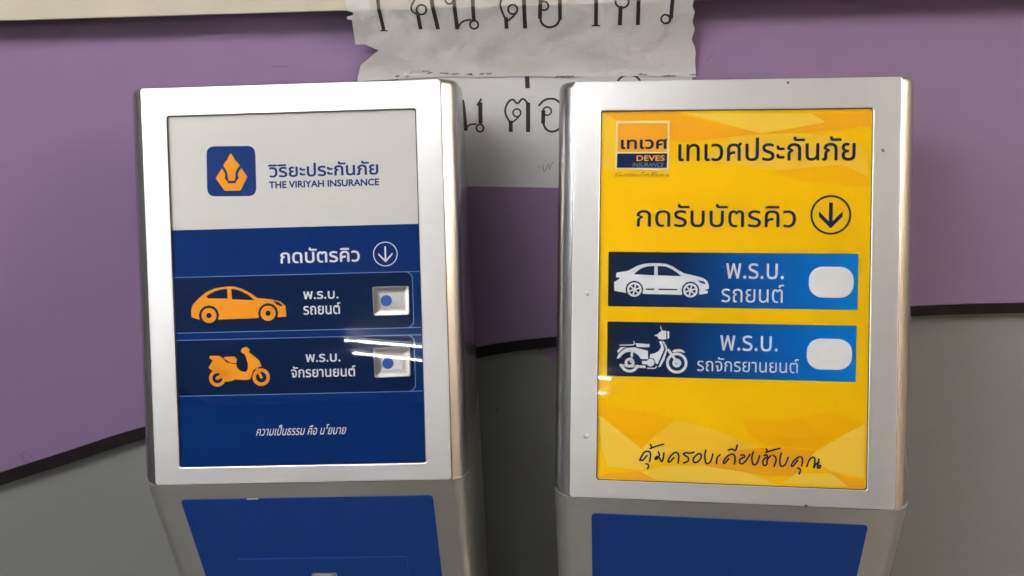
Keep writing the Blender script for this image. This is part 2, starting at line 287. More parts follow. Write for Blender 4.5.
NOTE = {'sheet1':[[-298.7,1336],[-299,1322.7],[-298.8,1309.6],[-292.1,1307.5],[-292.2,1304.2],[-300.6,1302.1],[-301.5,1298.7],[-295.5,1297.6],[-297.2,1280.1],[-298.8,1265.2],[-285.3,1264.8],[-277.4,1260.8],[-269.1,1256.8],[-282.6,1247.1],[-297,1237.2],[-303.7,1220.7],[-305.1,1214.4],[-246.7,1216.6],[-192.3,1218.7],[-138.7,1216.1],[-85.2,1216.8],[-32.1,1214.3],[20.6,1213.7],[73,1213.2],[112,1212.3],[146.5,1210],[144.6,1221.5],[143.3,1232],[143.2,1242.4],[141.3,1250.2],[137.7,1256.7],[136.4,1260.6],[137.8,1266.9],[138.9,1273.2],[137.1,1278.7],[135.2,1283.3],[136,1289.4],[136.8,1295.5],[133.2,1302.9],[134,1308.9],[134.5,1323.8]],
'flap':[[-269.4,1255.3],[-282.7,1246.5],[-297.1,1236.7],[-289.8,1235.5],[-279.4,1237.3],[-270.6,1240.1]],
'sheet2':[[-248.2,1233.6],[140.2,1224.3],[149.5,1057],[-37.1,1062.4],[-166.3,1066.5],[-256.1,1068.3]],
'up':[[4.2,[[-258,1337],[-258,1321.5],[-256.9,1283.8]]],[1.56,[[-261.5,1282.7],[-251.9,1282.5]]],[2.08,[[-186.2,1332.7],[-195.2,1336.2],[-204.8,1333.2],[-211.6,1320.2],[-216.2,1312.5],[-215.5,1306.2],[-210.2,1302.7]]],[2.21,[[-197.7,1308],[-198.5,1305.7],[-200.2,1303.8],[-202.4,1302.5],[-204.8,1302.1],[-207.1,1302.7],[-208.9,1304],[-209.8,1306.1],[-209.9,1308.4],[-209.1,1310.7],[-207.6,1312.6],[-205.5,1313.7],[-203.1,1314.1],[-200.9,1313.6],[-198.9,1312.3],[-197.8,1310.4],[-197.7,1308]]],[4.32,[[-209.3,1302.2],[-209.2,1283]]],[4.68,[[-192,1332.8],[-189.8,1319.5],[-186.7,1282.3]]],[4.32,[[-163.9,1334.2],[-161.8,1318.7],[-161.9,1281.6]]],[1.92,[[-162.7,1318.7],[-163.2,1317],[-164.4,1315.5],[-166,1314.5],[-167.9,1314.2],[-169.8,1314.6],[-171.3,1315.7],[-172.3,1317.2],[-172.5,1319],[-172.1,1320.8],[-170.9,1322.2],[-169.2,1323.2],[-167.4,1323.5],[-165.5,1323.1],[-164,1322],[-163,1320.5],[-162.7,1318.7]]],[2.08,[[-161.8,1282.1],[-156.3,1289.5],[-150,1292.9],[-142.3,1293.6]]],[2.21,[[-134.3,1286.9],[-134.9,1284.9],[-136.2,1283.2],[-138,1282.1],[-140.1,1281.7],[-142,1282.2],[-143.6,1283.4],[-144.5,1285.2],[-144.7,1287.2],[-144.1,1289.2],[-142.8,1290.9],[-140.9,1292],[-138.9,1292.3],[-137,1291.9],[-135.4,1290.7],[-134.5,1288.9],[-134.3,1286.9]]],[4.32,[[-138.5,1331.2],[-138.1,1318],[-139.1,1293]]],[2.34,[[-97,1330],[-102,1319.2],[-104,1310.4],[-101,1298.6],[-98.1,1291.4]]],[4.32,[[-98.2,1295.7],[-98.3,1280.8]]],[2.04,[[-83,1305.1],[-83.6,1302.9],[-85,1301],[-87,1299.8],[-89.3,1299.4],[-91.5,1299.9],[-93.3,1301.3],[-94.4,1303.2],[-94.6,1305.5],[-94,1307.7],[-92.6,1309.5],[-90.6,1310.7],[-88.4,1311.1],[-86.2,1310.6],[-84.4,1309.3],[-83.3,1307.4],[-83,1305.1]]],[2.08,[[-96.3,1290.8],[-89.5,1295.9],[-83.7,1302.3]]],[4.44,[[-74.7,1330],[-74.2,1316.2],[-75,1280.2]]],[4.42,[[-52.6,1327.1],[-54.2,1309.8],[-55.5,1292.5]]],[2.6,[[-55.5,1293.8],[-52.9,1285.7],[-46.9,1281.5],[-40.7,1281.3],[-34.4,1284.4],[-30.2,1291.8]]],[4.08,[[-28.9,1328.7],[-29.6,1314.9],[-30.2,1290.5]]],[2.08,[[-44.1,1308.2],[-44.6,1306.2],[-45.8,1304.5],[-47.6,1303.4],[-49.6,1303],[-51.7,1303.5],[-53.4,1304.7],[-54.4,1306.5],[-54.7,1308.6],[-54.2,1310.6],[-53,1312.2],[-51.3,1313.3],[-49.2,1313.6],[-47.2,1313.1],[-45.5,1312],[-44.4,1310.3],[-44.1,1308.2]]],[1.92,[[-54.7,1308.6],[-53.4,1313.3],[-49.2,1314.1]]],[4.2,[[14.7,1327.4],[14.9,1313.6],[14.9,1282.2]]],[1.56,[[9.5,1281.6],[20.3,1281.3]]],[2.21,[[54.9,1311.1],[54.4,1308],[52.8,1305.3],[50.2,1303.6],[47.1,1303.1],[43.9,1303.8],[41.2,1305.7],[39.4,1308.4],[38.7,1311.5],[39.3,1314.5],[41,1317],[43.6,1318.6],[46.7,1319.1],[49.8,1318.4],[52.5,1316.6],[54.3,1314.1],[54.9,1311.1]]],[4.56,[[45.1,1305.6],[44.9,1281.1]]],[4.32,[[67.1,1325.8],[66.9,1312.1],[67.6,1280.7]]],[4.32,[[108.3,1324.6],[108.3,1310.9],[108.2,1287.8]]],[2.08,[[108.2,1287.8],[106.4,1282.8],[102.2,1281.5]]],[2.21,[[106.8,1287.3],[106.6,1285.2],[105.6,1283.5],[103.9,1282.3],[101.9,1282],[99.8,1282.5],[98,1283.7],[96.7,1285.5],[96.2,1287.6],[96.4,1289.7],[97.4,1291.4],[99.1,1292.6],[101.1,1292.9],[103.1,1292.4],[105,1291.2],[106.2,1289.4],[106.8,1287.3]]]],
'low':[[4.48,[[-164.6,1186.7],[-163,1175.2],[-161.6,1144.7]]],[1.96,[[-162.2,1146],[-156.5,1152.6],[-146.5,1153.7]]],[1.96,[[-137.1,1147.9],[-137.6,1146],[-138.7,1144.4],[-140.4,1143.3],[-142.3,1143],[-144.2,1143.4],[-145.8,1144.5],[-146.8,1146.2],[-147.1,1148.1],[-146.6,1150],[-145.5,1151.6],[-143.8,1152.6],[-141.9,1153],[-140,1152.6],[-138.4,1151.4],[-137.4,1149.8],[-137.1,1147.9]]],[5.04,[[-140.1,1182.9],[-141.1,1154.3]]],[2.24,[[-144.6,1178.7],[-138.2,1187.7]]],[2.38,[[-100.1,1153.5],[-105.6,1164.2],[-106.6,1172.4],[-102.3,1182.1],[-95.7,1185.8],[-89.9,1180.2],[-82.6,1186.5],[-75.6,1179.9]]],[5.04,[[-75.5,1181.2],[-76.6,1141.4]]],[4.76,[[-99.9,1157.5],[-100.1,1141.9]]],[1.82,[[-99.4,1153.5],[-90.6,1160.6],[-86.5,1165.4]]],[1.96,[[-85.8,1167.7],[-86.2,1165.7],[-87.4,1164],[-89.2,1162.9],[-91.2,1162.6],[-93.2,1163],[-94.8,1164.2],[-95.9,1165.9],[-96.3,1167.9],[-95.8,1169.9],[-94.6,1171.6],[-92.9,1172.7],[-90.8,1173],[-88.8,1172.6],[-87.2,1171.4],[-86.1,1169.7],[-85.8,1167.7]]],[5.32,[[-75.9,1215.9],[-75.6,1200.3]]],[2.52,[[-61.6,1176.4],[-53.3,1184],[-42.8,1185.7],[-34.5,1181.6],[-29.1,1172.4],[-29.4,1149.5]]],[4.76,[[-55.2,1170.4],[-55.9,1152.6]]],[2.66,[[-55.9,1154],[-52.4,1145.3],[-44.3,1141.2],[-34.4,1144.6],[-29.3,1151.1]]],[1.96,[[-44.4,1169.2],[-44.9,1167],[-46.1,1165.3],[-48,1164.1],[-50.1,1163.7],[-52.2,1164.2],[-54,1165.4],[-55.2,1167.3],[-55.5,1169.4],[-55.1,1171.5],[-53.8,1173.3],[-52,1174.4],[-49.9,1174.8],[-47.8,1174.3],[-46,1173.1],[-44.8,1171.3],[-44.4,1169.2]]]],
'pen':[[0.98,[[-63.9,1093.6],[-61.2,1091.9]]],[0.98,[[-57.8,1095.6],[-55.3,1085.3],[-49.8,1096.8],[-48.6,1088.6],[-45.8,1095.4],[-42.4,1100.1]]]],
'dirt':[[72.9,1215.1],[109.4,1213],[143.1,1213.5],[-32.1,1214.3],[-18.9,1214.6],[-205.4,1224.9],[-188,1223.1],[-172,1221.5],[-151.9,1220.3],[-133.1,1221.2],[-246.4,1220.5]],
'arc':[[-0.976,0.5838],[-0.8809,0.6161],[-0.7018,0.6763],[-0.1732,0.814],[-0.0437,0.8339],[0.4567,0.8808],[0.6137,0.8864]],
'wallmarks':[[[-0.9326,0.6173],[-0.9202,0.6252],[-0.9144,0.6137],[-0.9267,0.6058],[-0.9303,0.6193],[-0.9215,0.6059],[-0.9106,0.608]],[[0.1594,1.2313],[0.1667,1.2388]],[[-0.4211,1.2362],[-0.3961,1.2369]]]}

# ------------------------------------------------------------------ mesh helpers
def obj(name, bm, m, parent=None, smooth=None):
    me = bpy.data.meshes.new(name)
    bm.normal_update()
    bm.to_mesh(me)
    bm.free()
    for k in (m if isinstance(m, (list, tuple)) else [m]):
        me.materials.append(k)
    if smooth is not None:
        for p in me.polygons:
            p.use_smooth = True
        me.set_sharp_from_angle(angle=R(smooth))
    o = bpy.data.objects.new(name, me)
    COL.objects.link(o)
    if parent:
        o.parent = parent
    return o

def thing(name, label, cat, loc=(0, 0, 0), rz=0, group=None):
    o = bpy.data.objects.new(name, None)
    COL.objects.link(o)
    o.empty_display_size = 0.1
    o.location = loc
    o.rotation_euler = (0, 0, rz)
    o['label'] = label
    o['category'] = cat
    if group:
        o['group'] = group
    return o

def struct(name, bm, m):
    o = obj(name, bm, m)
    o['kind'] = 'structure'
    return o

def add_box(bm, lo, hi, bevel=0):
    x0, y0, z0 = lo
    x1, y1, z1 = hi
    v = [bm.verts.new(p) for p in ((x0, y0, z0), (x1, y0, z0), (x1, y1, z0), (x0, y1, z0),
                                   (x0, y0, z1), (x1, y0, z1), (x1, y1, z1), (x0, y1, z1))]
    fs = [bm.faces.new([v[i] for i in q]) for q in ((0, 3, 2, 1), (4, 5, 6, 7), (0, 1, 5, 4), (1, 2, 6, 5), (2, 3, 7, 6), (3, 0, 4, 7))]
    if bevel:
        es = list({e for f in fs for e in f.edges})
        bmesh.ops.bevel(bm, geom=es, offset=bevel, segments=3, affect='EDGES', profile=0.5)

def box(lo, hi, bevel=0):
    bm = bmesh.new()
    add_box(bm, lo, hi, bevel)
    return bm

def add_tube(bm, a, b, r, n=12):
    a, b = Vector(a), Vector(b)
    d = (b - a).normalized()
    s = d.orthogonal().normalized()
    t = d.cross(s)
    ra = [bm.verts.new(a + (s * math.cos(2 * math.pi * i / n) + t * math.sin(2 * math.pi * i / n)) * r) for i in range(n)]
    rb = [bm.verts.new(b + (s * math.cos(2 * math.pi * i / n) + t * math.sin(2 * math.pi * i / n)) * r) for i in range(n)]
    for i in range(n):
        bm.faces.new((ra[i], ra[(i + 1) % n], rb[(i + 1) % n], rb[i]))
    bm.faces.new(ra[::-1])
    bm.faces.new(rb)

def loft(bm, loops, cap0=False, cap1=False):
    vs = [[bm.verts.new(p) for p in l] for l in loops]
    n = len(vs[0])
    for a, b in zip(vs, vs[1:]):
        for i in range(n):
            bm.faces.new((a[i], a[(i + 1) % n], b[(i + 1) % n], b[i]))
    if cap0:
        bm.faces.new(vs[0][::-1])
    if cap1:
        bm.faces.new(vs[-1])
    return vs

def rrect(x0, x1, v0, v1, r, n=6):
    """Rounded rectangle as a closed 2D outline; r may be one radius or four (bl, br, tr, tl)."""
    rs = r if isinstance(r, (list, tuple)) else (r,) * 4
    out = []
    for (cx, cy, sx, sy, a0), q in zip(((x0, v0, 1, 1, 180), (x1, v0, -1, 1, 270), (x1, v1, -1, -1, 0), (x0, v1, 1, -1, 90)), rs):
        for i in range(n + 1):
            a = R(a0 + 90 * i / n)
            out.append((cx + sx * q + q * math.cos(a), cy + sy * q + q * math.sin(a)))
    return out

def quad_round(q, r, n=5):
    """Any quadrilateral outline with rounded corners."""
    out = []
    k = len(q)
    for i in range(k):
        p0, p, p1 = Vector(q[i - 1]), Vector(q[i]), Vector(q[(i + 1) % k])
        a = p + (p0 - p).normalized() * r
        b = p + (p1 - p).normalized() * r
        for j in range(n + 1):
            t = j / n
            out.append(tuple(a * (1 - t) ** 2 + p * 2 * t * (1 - t) + b * t * t))
    return out

def flat_poly(bm, pts, f):
    """Fill a concave outline; f maps its 2D points into 3D. Faces turn towards the viewer's side (ccw in 2D)."""
    area = sum(a[0] * b[1] - b[0] * a[1] for a, b in zip(pts, pts[1:] + pts[:1]))
    if area < 0:
        pts = pts[::-1]
    vs = [bm.verts.new(f(*p)) for p in pts]
    for t in tessellate_polygon([[Vector((p[0], p[1], 0)) for p in pts]]):
        a, b, c = (pts[i] for i in t)
        ar = (b[0] - a[0]) * (c[1] - a[1]) - (b[1] - a[1]) * (c[0] - a[0])
        if abs(ar) < 1e-14:
            continue
        tri = t if ar > 0 else t[::-1]
        try:
            bm.faces.new([vs[i] for i in tri])
        except ValueError:
            pass

def spline(pts, step):
    """Catmull-Rom through the points, resampled at roughly the given step."""
    if len(pts) < 3:
        P = [Vector(p) for p in pts]
        n = max(1, int((P[1] - P[0]).length / step))
        return [P[0].lerp(P[1], i / n) for i in range(n + 1)]
    P = [Vector(p) for p in pts]
    P = [P[0] * 2 - P[1]] + P + [P[-1] * 2 - P[-2]]
    out = []
    for i in range(1, len(P) - 2):
        a, b, c, d = P[i - 1:i + 3]
        n = max(2, int((c - b).length / step))
        for j in range(n):
            t = j / n
            out.append(0.5 * ((2 * b) + (c - a) * t + (2 * a - 5 * b + 4 * c - d) * t * t + (3 * b - a - 3 * c + d) * t ** 3))
    out.append(P[-2])
    return out

def stroke(bm, pts, width, f, step=0.001, caps=True):
    P = spline(pts, step)
    h = width / 2
    L, Rr = [], []
    for i, p in enumerate(P):
        d = (P[min(i + 1, len(P) - 1)] - P[max(i - 1, 0)])
        if d.length < 1e-9:
            d = Vector((1, 0))
        d.normalize()
        n = Vector((-d.y, d.x)) * h
        L.append(bm.verts.new(f(*(p + n))))
        Rr.append(bm.verts.new(f(*(p - n))))
    for i in range(len(P) - 1):
        bm.faces.new((Rr[i], Rr[i + 1], L[i + 1], L[i]))
    if caps:
        for p in (P[0], P[-1]):
            c = [bm.verts.new(f(p.x + h * math.cos(2 * math.pi * k / 10), p.y + h * math.sin(2 * math.pi * k / 10))) for k in range(10)]
            bm.faces.new(c)

def ring(bm, c, r0, r1, f, n=36):
    a = [bm.verts.new(f(c[0] + r0 * math.cos(2 * math.pi * i / n), c[1] + r0 * math.sin(2 * math.pi * i / n))) for i in range(n)]
    b = [bm.verts.new(f(c[0] + r1 * math.cos(2 * math.pi * i / n), c[1] + r1 * math.sin(2 * math.pi * i / n))) for i in range(n)]
    for i in range(n):
        bm.faces.new((b[i], b[(i + 1) % n], a[(i + 1) % n], a[i]))

def disc(bm, c, r, f, n=32):
    bm.faces.new([bm.verts.new(f(c[0] + r * math.cos(2 * math.pi * i / n), c[1] + r * math.sin(2 * math.pi * i / n))) for i in range(n)])

def add_text(bm, body, bx, f, shear=0.0):
    """Lettering from the built-in typeface, fitted to the box x0, x1, y0, y1."""
    cu = bpy.data.curves.new('lettering', 'FONT')
    cu.body = body
    cu.size = 1
    cu.shear = shear
    cu.resolution_u = 4
    o = bpy.data.objects.new('lettering', cu)
    COL.objects.link(o)
    bpy.context.view_layer.update()
    me = bpy.data.meshes.new_from_object(o.evaluated_get(bpy.context.evaluated_depsgraph_get()))
    bpy.data.objects.remove(o)
    bpy.data.curves.remove(cu)
    xs = [v.co.x for v in me.vertices]
    ys = [v.co.y for v in me.vertices]
    x0, x1, y0, y1 = bx
    sx = (x1 - x0) / (max(xs) - min(xs))
    sy = (y1 - y0) / (max(ys) - min(ys))
    mx, my = min(xs), min(ys)
    vs = [bm.verts.new(f(x0 + (v.co.x - mx) * sx, y0 + (v.co.y - my) * sy)) for v in me.vertices]
    for p in me.polygons:
        try:
            bm.faces.new([vs[i] for i in p.vertices])
        except ValueError:
            pass
    bpy.data.meshes.remove(me)

# ------------------------------------------------------------------ the room
WY = 1.235            # front of the grey counter board
RX0, RX1, RY0, RY1, RH = -3.4, 3.0, -8.4, 3.0, 2.7
struct('floor', box((RX0, RY0, -0.1), (RX1, RY1, 0)), M['floor'])
struct('ceiling', box((RX0, RY0, RH), (RX1, RY1, RH + 0.1)), M['ceiling'])
struct('wall_left', box((RX0 - 0.1, RY0, 0), (RX0, RY1, RH)), M['wall_dark'])
struct('wall_right', box((RX1, RY0, 0), (RX1 + 0.1, RY1, RH)), M['wall_warm'])
struct('wall_back', box((RX0, RY1, 0), (RX1, RY1 + 0.1, RH)), M['wall'])
struct('wall_front', box((RX0, RY0 - 0.1, 0), (RX1, RY0, RH)), M['wall_dark'])

# ceiling lamps: twin fluorescent tubes in white battens, some of them added as fill
def ceiling_lamp(t1, t2, glow, label, thick=0.016):
    c = [(t1[0][i] + t1[1][i] + t2[0][i] + t2[1][i]) / 4 for i in range(2)]
    r = thing('ceiling_light', label, 'ceiling light', (c[0], c[1], RH))
    d = Vector((t1[1][0] - t1[0][0], t1[1][1] - t1[0][1]))
    for a, b in (t1, t2):
        bm = bmesh.new()
        add_tube(bm, (a[0] - c[0], a[1] - c[1], -0.045), (b[0] - c[0], b[1] - c[1], -0.045), thick)
        tb = obj('tube', bm, glow, r, 40)
        bm = bmesh.new()
        u = (Vector(b) - Vector(a)).normalized()
        s = Vector((-u.y, u.x))
        A, B = Vector(a) - Vector(c) - u * 0.03, Vector(b) - Vector(c) + u * 0.03
        lo = [A - s * 0.03, B - s * 0.03, B + s * 0.03, A + s * 0.03]
        loft(bm, [[(p.x, p.y, -0.02) for p in lo], [(p.x, p.y, 0.0) for p in lo]], True, True)
        for e in (A, B):
            q = [e + u * 0.012 + s * 0.02, e - u * 0.012 + s * 0.02, e - u * 0.012 - s * 0.02, e + u * 0.012 - s * 0.02]
            loft(bm, [[(p.x, p.y, -0.068) for p in q], [(p.x, p.y, -0.02) for p in q]], True, True)
        obj('batten', bm, M['lamp_body'], r)
    return r

ceiling_lamp(((-1.355, -5.40), (-0.37, -5.76)), ((-1.355, -5.83), (-0.46, -6.30)), M['tube'], 'twin tube ceiling light far behind the camera, slightly askew', 0.012)
ceiling_lamp(((-1.75, -0.45), (-0.55, -0.45)), ((-1.75, -0.80), (-0.55, -0.80)), M['tube_key'], 'twin tube ceiling light in front of the kiosks, to the left')
ceiling_lamp(((-0.75, -1.02), (0.15, -1.02)), ((-0.75, -1.20), (0.15, -1.20)), M['tube_dim'], 'short dimmer twin tube ceiling light just behind the camera')
ceiling_lamp(((-2.65, -1.3), (-2.65, -0.1)), ((-2.40, -1.3), (-2.40, -0.1)), M['tube_fill_left'], 'added twin tube fill light behind the camera to the left')  # added fill, evens out the light on the posters
ceiling_lamp(((-3.25, -4.7), (-3.25, -3.3)), ((-3.05, -4.7), (-3.05, -3.3)), M['tube_key'], 'added twin tube fill light far back along the left wall')  # added to brighten the lower left of the counter front
ceiling_lamp(((2.05, -1.3), (2.05, -0.1)), ((2.30, -1.3), (2.30, -0.1)), M['tube_fill_right'], 'added white twin tube fill light behind the camera to the right')  # added fill from the right, partner of the left one
ceiling_lamp(((2.72, -1.5), (2.72, 0.7)), ((2.86, -1.5), (2.86, 0.7)), M['tube_warm'], 'added warm twin tube light washing the right wall')  # added so the lit wall gives the side rails a cream reflection

# ------------------------------------------------------------------ the counter
ct = thing('reception_counter', 'long counter with a purple front, cream top and grey lower board', 'counter', (0, WY, 0))
CX0, CX1 = -1.9, 1.7
obj('lower_board', box((CX0, 0, 0.09), (CX1, 0.025, 1.29)), M['grey'], ct)
arcp = [(a[0], a[1]) for a in NOTE['arc']]
def arc_z(x):
    """Curved lower edge of the purple board: smooth through the measured points, carried on at both ends."""
    P = arcp
    if x <= P[0][0]:
        return P[0][1] + (x - P[0][0]) * 0.36
    if x >= P[-1][0]:
        return P[-1][1] + (x - P[-1][0]) * 0.02
    for i in range(len(P) - 1):
        if x <= P[i + 1][0]:
            break
    def slope(j):
        if j == 0:
            return 0.355
        if j == len(P) - 1:
            return 0.03
        return (P[j + 1][1] - P[j - 1][1]) / (P[j + 1][0] - P[j - 1][0])
    h = P[i + 1][0] - P[i][0]
    t = (x - P[i][0]) / h
    return ((2 * t ** 3 - 3 * t * t + 1) * P[i][1] + (t ** 3 - 2 * t * t + t) * h * slope(i)
            + (-2 * t ** 3 + 3 * t * t) * P[i + 1][1] + (t ** 3 - t * t) * h * slope(i + 1))
xs = [CX0 + (CX1 - CX0) * i / 90 for i in range(91)]
bm = bmesh.new()
fr = [(x, arc_z(x)) for x in xs]
for y in (-0.018,):
    lo_f = [bm.verts.new((x, -0.018, z)) for x, z in fr]
    hi_f = [bm.verts.new((x, -0.018, 1.3094)) for x, z in fr]
    lo_b = [bm.verts.new((x, 0, z)) for x, z in fr]
    for i in range(len(xs) - 1):
        bm.faces.new((lo_f[i], lo_f[i + 1], hi_f[i + 1], hi_f[i]))
        bm.faces.new((lo_b[i], lo_b[i + 1], lo_f[i + 1], lo_f[i]))
    for k in (0, -1):
        x, z = fr[k]
        bm.faces.new((lo_f[k], hi_f[k], bm.verts.new((x, 0, 1.3094)), lo_b[k]))
pp = obj('purple_board', bm, M['purple'], ct)
pp['label'] = 'purple board with a curved lower edge'
bm = bmesh.new()
loops = []
for i, (x, z) in enumerate(fr):
    x2, z2 = fr[min(i + 1, 90)]
    x1, z1 = fr[max(i - 1, 0)]
    d = Vector((x2 - x1, z2 - z1)).normalized()
    n = Vector((d.y, -d.x)) * (0.0150 + 0.0062 * max(0.0, min(1.0, (0.1 - x) / 1.0)))
    a, b = (x, z + 0.001), (x + n.x, z + n.y)
    loops.append([(a[0], -0.0195, a[1]), (a[0], 0, a[1]), (b[0], 0, b[1]), (b[0], -0.0185, b[1])])
loft(bm, loops, True, True)
tr = obj('edge_trim', bm, M['trim'], ct, 30)
tr['label'] = 'dark trim strip along the curved edge'
# joint in the trim and the small purple wedge of the lower board beside it
obj('trim_joint', box((-0.070, -0.0205, 0.8125), (-0.0685, -0.0180, 0.829)), M['trim'], tr)
bm = bmesh.new()
w2 = [(-0.069, 0.8045), (-0.045, 0.8120), (0.02, 0.8255), (0.10, 0.838), (0.10, 0.76), (-0.005, 0.755), (-0.045, 0.7802)]
loft(bm, [[(x, 0, z) for x, z in w2][::-1], [(x, -0.003, z) for x, z in w2][::-1]], False, True)
obj('lower_purple_inlay', bm, M['purple'], ct)
bm = bmesh.new()
prof = [(-0.0615, 1.3094), (-0.063, 1.3106), (-0.063, 1.3500), (-0.059, 1.3540), (0.55, 1.3540), (0.55, 1.3094)]
loft(bm, [[(x, y, z) for y, z in prof] for x in (CX0 - 0.02, CX1 + 0.02)], True, True)
obj('countertop', bm, M['cream'], ct)
obj('end_panel', box((CX0, 0.025, 0.09), (CX0 + 0.025, 0.5, 1.308)), M['grey'], ct)
obj('end_panel', box((CX1 - 0.025, 0.025, 0.09), (CX1, 0.5, 1.308)), M['grey'], ct)
obj('toe_kick', box((CX0 + 0.02, 0.03, 0), (CX1 - 0.02, 0.48, 0.09)), M['kick'], ct)
for line in NOTE['wallmarks']:
    bm = bmesh.new()
    stroke(bm, line, 0.0009, lambda x, z: (x, -0.0182, z), 0.002, False)
    obj('scuff_mark', bm, M['scuff'], pp)
for x, z, r in ((0.47, 0.585, 0.0016), (0.474, 0.577, 0.0013), (-0.139, 0.70, 0.0022), (-0.66, 0.52, 0.0012)):
    bm = bmesh.new()
    disc(bm, (x, z), r, lambda x, z: (x, -0.0003, z), 8)
    obj('speck', bm, M['dirt'], ct)

# ------------------------------------------------------------------ paper notices on the counter
ZF, ZB = 1.3104, 1.2154
def sheet_dy(x, z):
    if z >= ZF:
        d = 0.0640
    else:
        s = max(0.0, min(1.0, (z - ZB) / (ZF - ZB)))
        d = 0.0205 + (0.0642 - 0.0205) * s ** 1.3
        e = math.sin(math.pi * s)
        d += e * (0.0010 * math.sin(x * 47 + z * 30) + 0.0008 * math.sin(x * 91 - z * 120 + 1.3))
    return d
def paper_mesh(pts, dy, lift, th=0.0003, step=0.006):
    bm = bmesh.new()
    flat_poly(bm, pts, lambda x, z: (x, 0, z))
    zs = [p[1] for p in pts]
    xs_ = [p[0] for p in pts]
    z = min(zs) + step
    while z < max(zs):
        bmesh.ops.bisect_plane(bm, geom=bm.verts[:] + bm.edges[:] + bm.faces[:], plane_co=(0, 0, z), plane_no=(0, 0, 1))
        z += step
    x = min(xs_) + step * 2
    while x < max(xs_):
        bmesh.ops.bisect_plane(bm, geom=bm.verts[:] + bm.edges[:] + bm.faces[:], plane_co=(x, 0, 0), plane_no=(1, 0, 0))
        x += step * 2
    for v in bm.verts:
        v.co.y = -dy(v.co.x, v.co.z) - lift
    g = bmesh.ops.extrude_face_region(bm, geom=bm.faces[:])
    for e in g['geom']:
        if isinstance(e, bmesh.types.BMVert):
            e.co.y += th
    bmesh.ops.recalc_face_normals(bm, faces=bm.faces[:])
    return bm
mm = lambda L: [(x * 0.001, z * 0.001) for x, z in L]

n2 = thing('paper_notice', 'smooth white paper notice on the purple counter front, seen between the two kiosks', 'notice', (0, WY, 0))
obj('sheet', paper_mesh(mm(NOTE['sheet2']), lambda x, z: 0.0185, 0.0), M['paper2'], n2)
bm = bmesh.new()
for w_, pts in NOTE['low']:
    stroke(bm, mm(pts), w_ * 0.00112, lambda x, z: (x, -0.0190, z), 0.002, False)
add_text(bm, '1 \u0e04', (-0.280, -0.205, 1.098, 1.150), lambda x, z: (x, -0.0190, z))
add_text(bm, '1 \u0e04\u0e34\u0e27', (0.000, 0.120, 1.108, 1.185), lambda x, z: (x, -0.0190, z))
stroke(bm, [(0.0586 + 0.0150 * math.cos(R(a)), 1.2040 + 0.0105 * math.sin(R(a))) for a in range(0, 181, 20)], 0.0026, lambda x, z: (x, -0.0190, z), 0.002, False)
obj('lettering', bm, M['ink'], n2)
bm = bmesh.new()
for w_, pts in NOTE['pen']:
    stroke(bm, mm(pts), w_ * 0.001, lambda x, z: (x, -0.0190, z), 0.002, False)
obj('pencil_scribble', bm, M['pencil'], n2)

n1 = thing('torn_notice', 'creased paper notice with torn edges hanging from the counter top above the kiosks', 'notice', (0, WY, 0))
obj('sheet', paper_mesh(mm(NOTE['sheet1']), sheet_dy, 0.0), M['paper'], n1, 40)
bm = bmesh.new()
for w_, pts in NOTE['up']:
    stroke(bm, mm(pts), w_ * 0.00112, lambda x, z: (x, -sheet_dy(x, z) - 0.0005, z), 0.002, False)
obj('lettering', bm, M['ink'], n1)
for x, z in mm(NOTE['dirt']):
    bm = bmesh.new()
    for k in range(5):
        a, b = random.gauss(0, 0.004), random.gauss(0, 0.0006)
        flat_poly(bm, [(x + a - 0.003, z + b), (x + a + random.uniform(0.001, 0.004), z + b - 0.0004),
                       (x + a + 0.003, z + b + 0.0003), (x + a, z + b + 0.0009)], lambda p, q: (p, -sheet_dy(p, q) - 0.0007, q))
    obj('dirt_smudge', bm, M['dirt'], n1)
fl = mm(NOTE['flap'])
obj('torn_flap', paper_mesh(fl, lambda x, z: sheet_dy(x, z) + 0.0012, 0.0), M['paper_back'], n1, 40)
sx = [p[0] for p in mm(NOTE['sheet1'])]
bm = bmesh.new()
bm.faces.new([bm.verts.new((x, -0.0650, z)) for x, z in ((-0.268, ZF + 0.0006), (max(sx) - 0.004, ZF + 0.0006), (max(sx) - 0.004, ZF + 0.036), (-0.268, ZF + 0.036))])
obj('tape', bm, M['tape'], n1)

# ------------------------------------------------------------------ queue kiosks
ZH = 0.7912           # height of the edge where head and body meet
MB, HT, XF, PW = 0.0214, 0.4754, 0.1796, 0.1485
U = R(11.15)
YB, TOPD = 0.245, 0.085
E_, D_ = 0.018, 0.022
CH = 0.36

def side_arc(th0, n=9):
    t0 = R(th0)
    return [(E_ * (math.sin(t) - math.sin(t0)) / (1 - math.sin(t0)), D_ * (math.cos(t0) - math.cos(t)) / math.cos(t0))
            for t in [t0 + (math.pi / 2 - t0) * i / (n - 1) for i in range(n)]]

